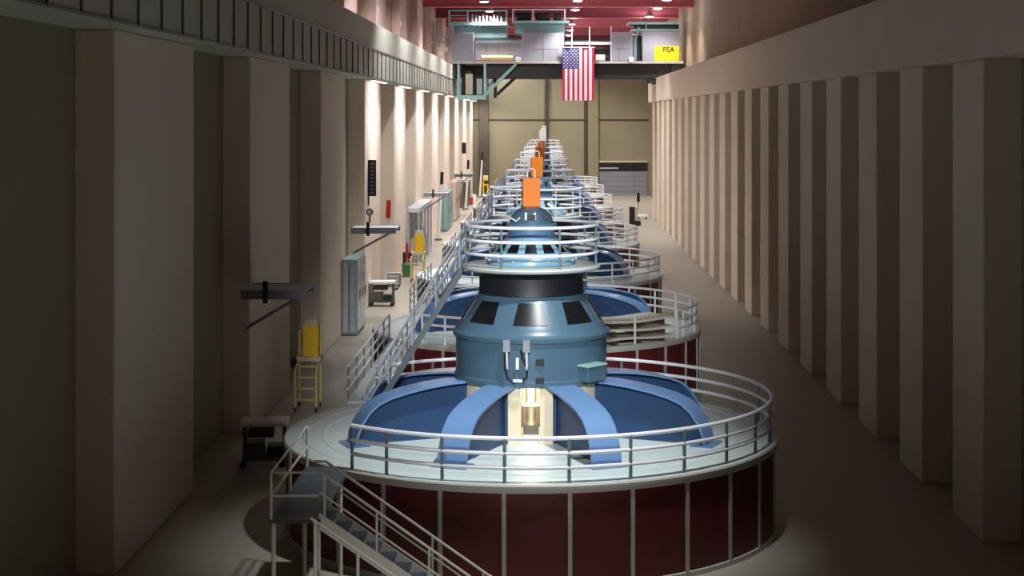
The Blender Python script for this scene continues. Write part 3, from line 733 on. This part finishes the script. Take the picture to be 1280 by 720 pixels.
def ycart(loc, lab):
    r = empty('rolling_ladder', loc)
    for sx in (-1, 1):
        B('yellow_pale').sweep([(sx * 0.4, -0.6, 0.1), (sx * 0.4, -0.6, 1.5), (sx * 0.4, 0.55, 2.0)], 0.05).done('side_rail', r)
        B('yellow_pale').tube((sx * 0.4, 0.55, 0.1), (sx * 0.4, 0.55, 2.9), 0.05).done('post', r)
    for i in range(4): B('yellow_pale').box(-0.4, 0.4, -0.55 + .25 * i, -0.3 + .25 * i, 0.4 + 0.38 * i, 0.45 + .38 * i).done('step', r)
    B('cream').box(-0.45, 0.5, -0.1, 0.6, 1.82, 1.98).done('platform', r)
    B('yellow').box(-0.2, 0.4, 0.0, 0.45, 1.98, 3.15).done('yellow_cabinet', r, bev=0.03)
    B('cream').box(-0.15, 0.35, 0.02, 0.43, 3.15, 3.4).done('cap', r)
    B('black').box(-0.6, -0.4, -0.2, 0.3, 1.55, 1.95).done('motor', r, bev=0.05)
    for sx in (-.4, .4):
        for y in (-.6, .55): B('black').tube((sx - .03, y, .1), (sx + .03, y, .1), 0.1, n=14).done('wheel', r)
    return tag(r, lab, 'ladder', 'yellow rolling ladders')
X, Y = at(522, 352); ycart((X, Y, 0), 'yellow rolling ladder carrying a bright yellow cabinet in the left aisle')
def drumcan(x, yb, m, lab, g=None):
    X, Y = at(x, yb); r = empty('steel_drum', (X, Y, 0))
    B(m).lathe([(0, 0), (0.32, 0), (0.32, 0.3), (0.34, 0.32), (0.32, 0.34), (0.32, 0.62), (0.34, 0.64), (0.32, 0.66), (0.32, 0.95), (0.3, 0.95), (0.29, 0.92), (0, 0.92)], 24).done('body', r)
    B('grey').tube((0.12, 0, 0.92), (0.12, 0, 0.96), 0.05).done('bung', r)
    return tag(r, lab, 'drum', g)
drumcan(592, 252, 'white', 'white steel drum far down the left aisle')
drumcan(588, 256, 'red', 'red steel drum far down the left aisle in front of the white one')
X, Y = at(607, 245.5); r = empty('yellow_hoist', (X, Y, 0))
B('yellow').box(-0.45, 0.45, -0.3, 0.3, 0.15, 0.3).tube((-0.3, 0, 0.3), (-0.3, 0, 2.2), 0.1).tube((0.3, 0, 0.3), (0.3, 0, 1.6), 0.1).box(-0.4, 0.4, -0.1, 0.1, 1.5, 1.7).done('frame', r)
B('yellow_pale').box(-0.35, 0.35, -0.25, 0.25, 2.2, 2.9).done('head', r, bev=0.08)
tag(r, 'yellow hoist frame in the far left corner', 'hoist')
# right aisle
X, Y = at(791, 282); r = empty('pump_cabinet', (X, Y, 0))
B('black').box(-0.35, 0.2, -0.3, 0.3, 0.1, 1.9).done('body', r, bev=0.03)
B('pink').box(0.2, 0.5, -0.28, 0.28, 0.55, 1.9).done('side_panel', r, bev=0.05)
B('black').box(-0.1, 0.8, -0.35, 0.35, 0, 0.5).done('base', r, bev=0.04)
tag(r, 'dark upright cabinet standing by the rail end in the right aisle', 'cabinet')
X, Y = at(803, 274); r = empty('floor_trolley', (X, Y, 0))
B('white').box(-0.55, 0.55, -0.4, 0.4, 0.2, 0.5).done('tray', r, bev=0.08)
for sx in (-.4, .4): B('black').tube((sx, -.3, .1), (sx, .3, .1), 0.1, n=12).done('wheel', r)
tag(r, 'low white trolley on the floor of the right aisle', 'trolley')
X, Y = at(813, 262); r = empty('sign_stand', (XR - 0.6, Y, 0))
B('black').box(-0.2, 0.2, -0.03, 0.03, 0.9, 2.0).tube((0, 0, 0), (0, 0, 0.9), 0.04).done('board', r)
B('white').box(-0.25, -0.2, -0.05, 0.05, 0.7, 1.9).done('edge_strip', r)
tag(r, 'small black sign stand at the foot of the right wall', 'sign')
# unlit near part of the left aisle
cart((-9.0, 52.0, 0), 0.1, 'white topped parts cart in the dim near part of the left aisle')
ycart((-9.1, 62.0, 0), 'yellow rolling ladder in the dim near part of the left aisle')
canopy(57.0, 5.16, 2.2, 'grey canopy on the dim near part of the left wall')

# ------------------------------------------------------------------ world, camera, view
w = bpy.data.worlds.new('World'); S.world = w; w.use_nodes = True
w.node_tree.nodes['Background'].inputs[0].default_value = (0.5, 0.55, 0.6, 1); w.node_tree.nodes['Background'].inputs[1].default_value = 0.1
cam = bpy.data.cameras.new('camera'); co = bpy.data.objects.new('camera', cam); C.objects.link(co)
co.location = (0, 0, CAMZ); co.rotation_euler = (PI / 2, 0, 0)
cam.sensor_width = 36; cam.sensor_fit = 'HORIZONTAL'; cam.lens = 36 * F / 1280
cam.shift_x = -(VX - 640) / 1280; cam.shift_y = -(360 - VY) / 1280; cam.clip_end = 600; cam.clip_start = 0.1
S.camera = co
S.view_settings.view_transform = 'Standard'; S.view_settings.look = 'None'; S.view_settings.gamma = 1; S.view_settings.use_curve_mapping = False
S.view_settings.exposure = 0.0
S.cycles.max_bounces = 8; S.cycles.diffuse_bounces = 5; S.cycles.use_denoising = True; S.cycles.sample_clamp_indirect = 6
S.cycles.use_light_tree = True
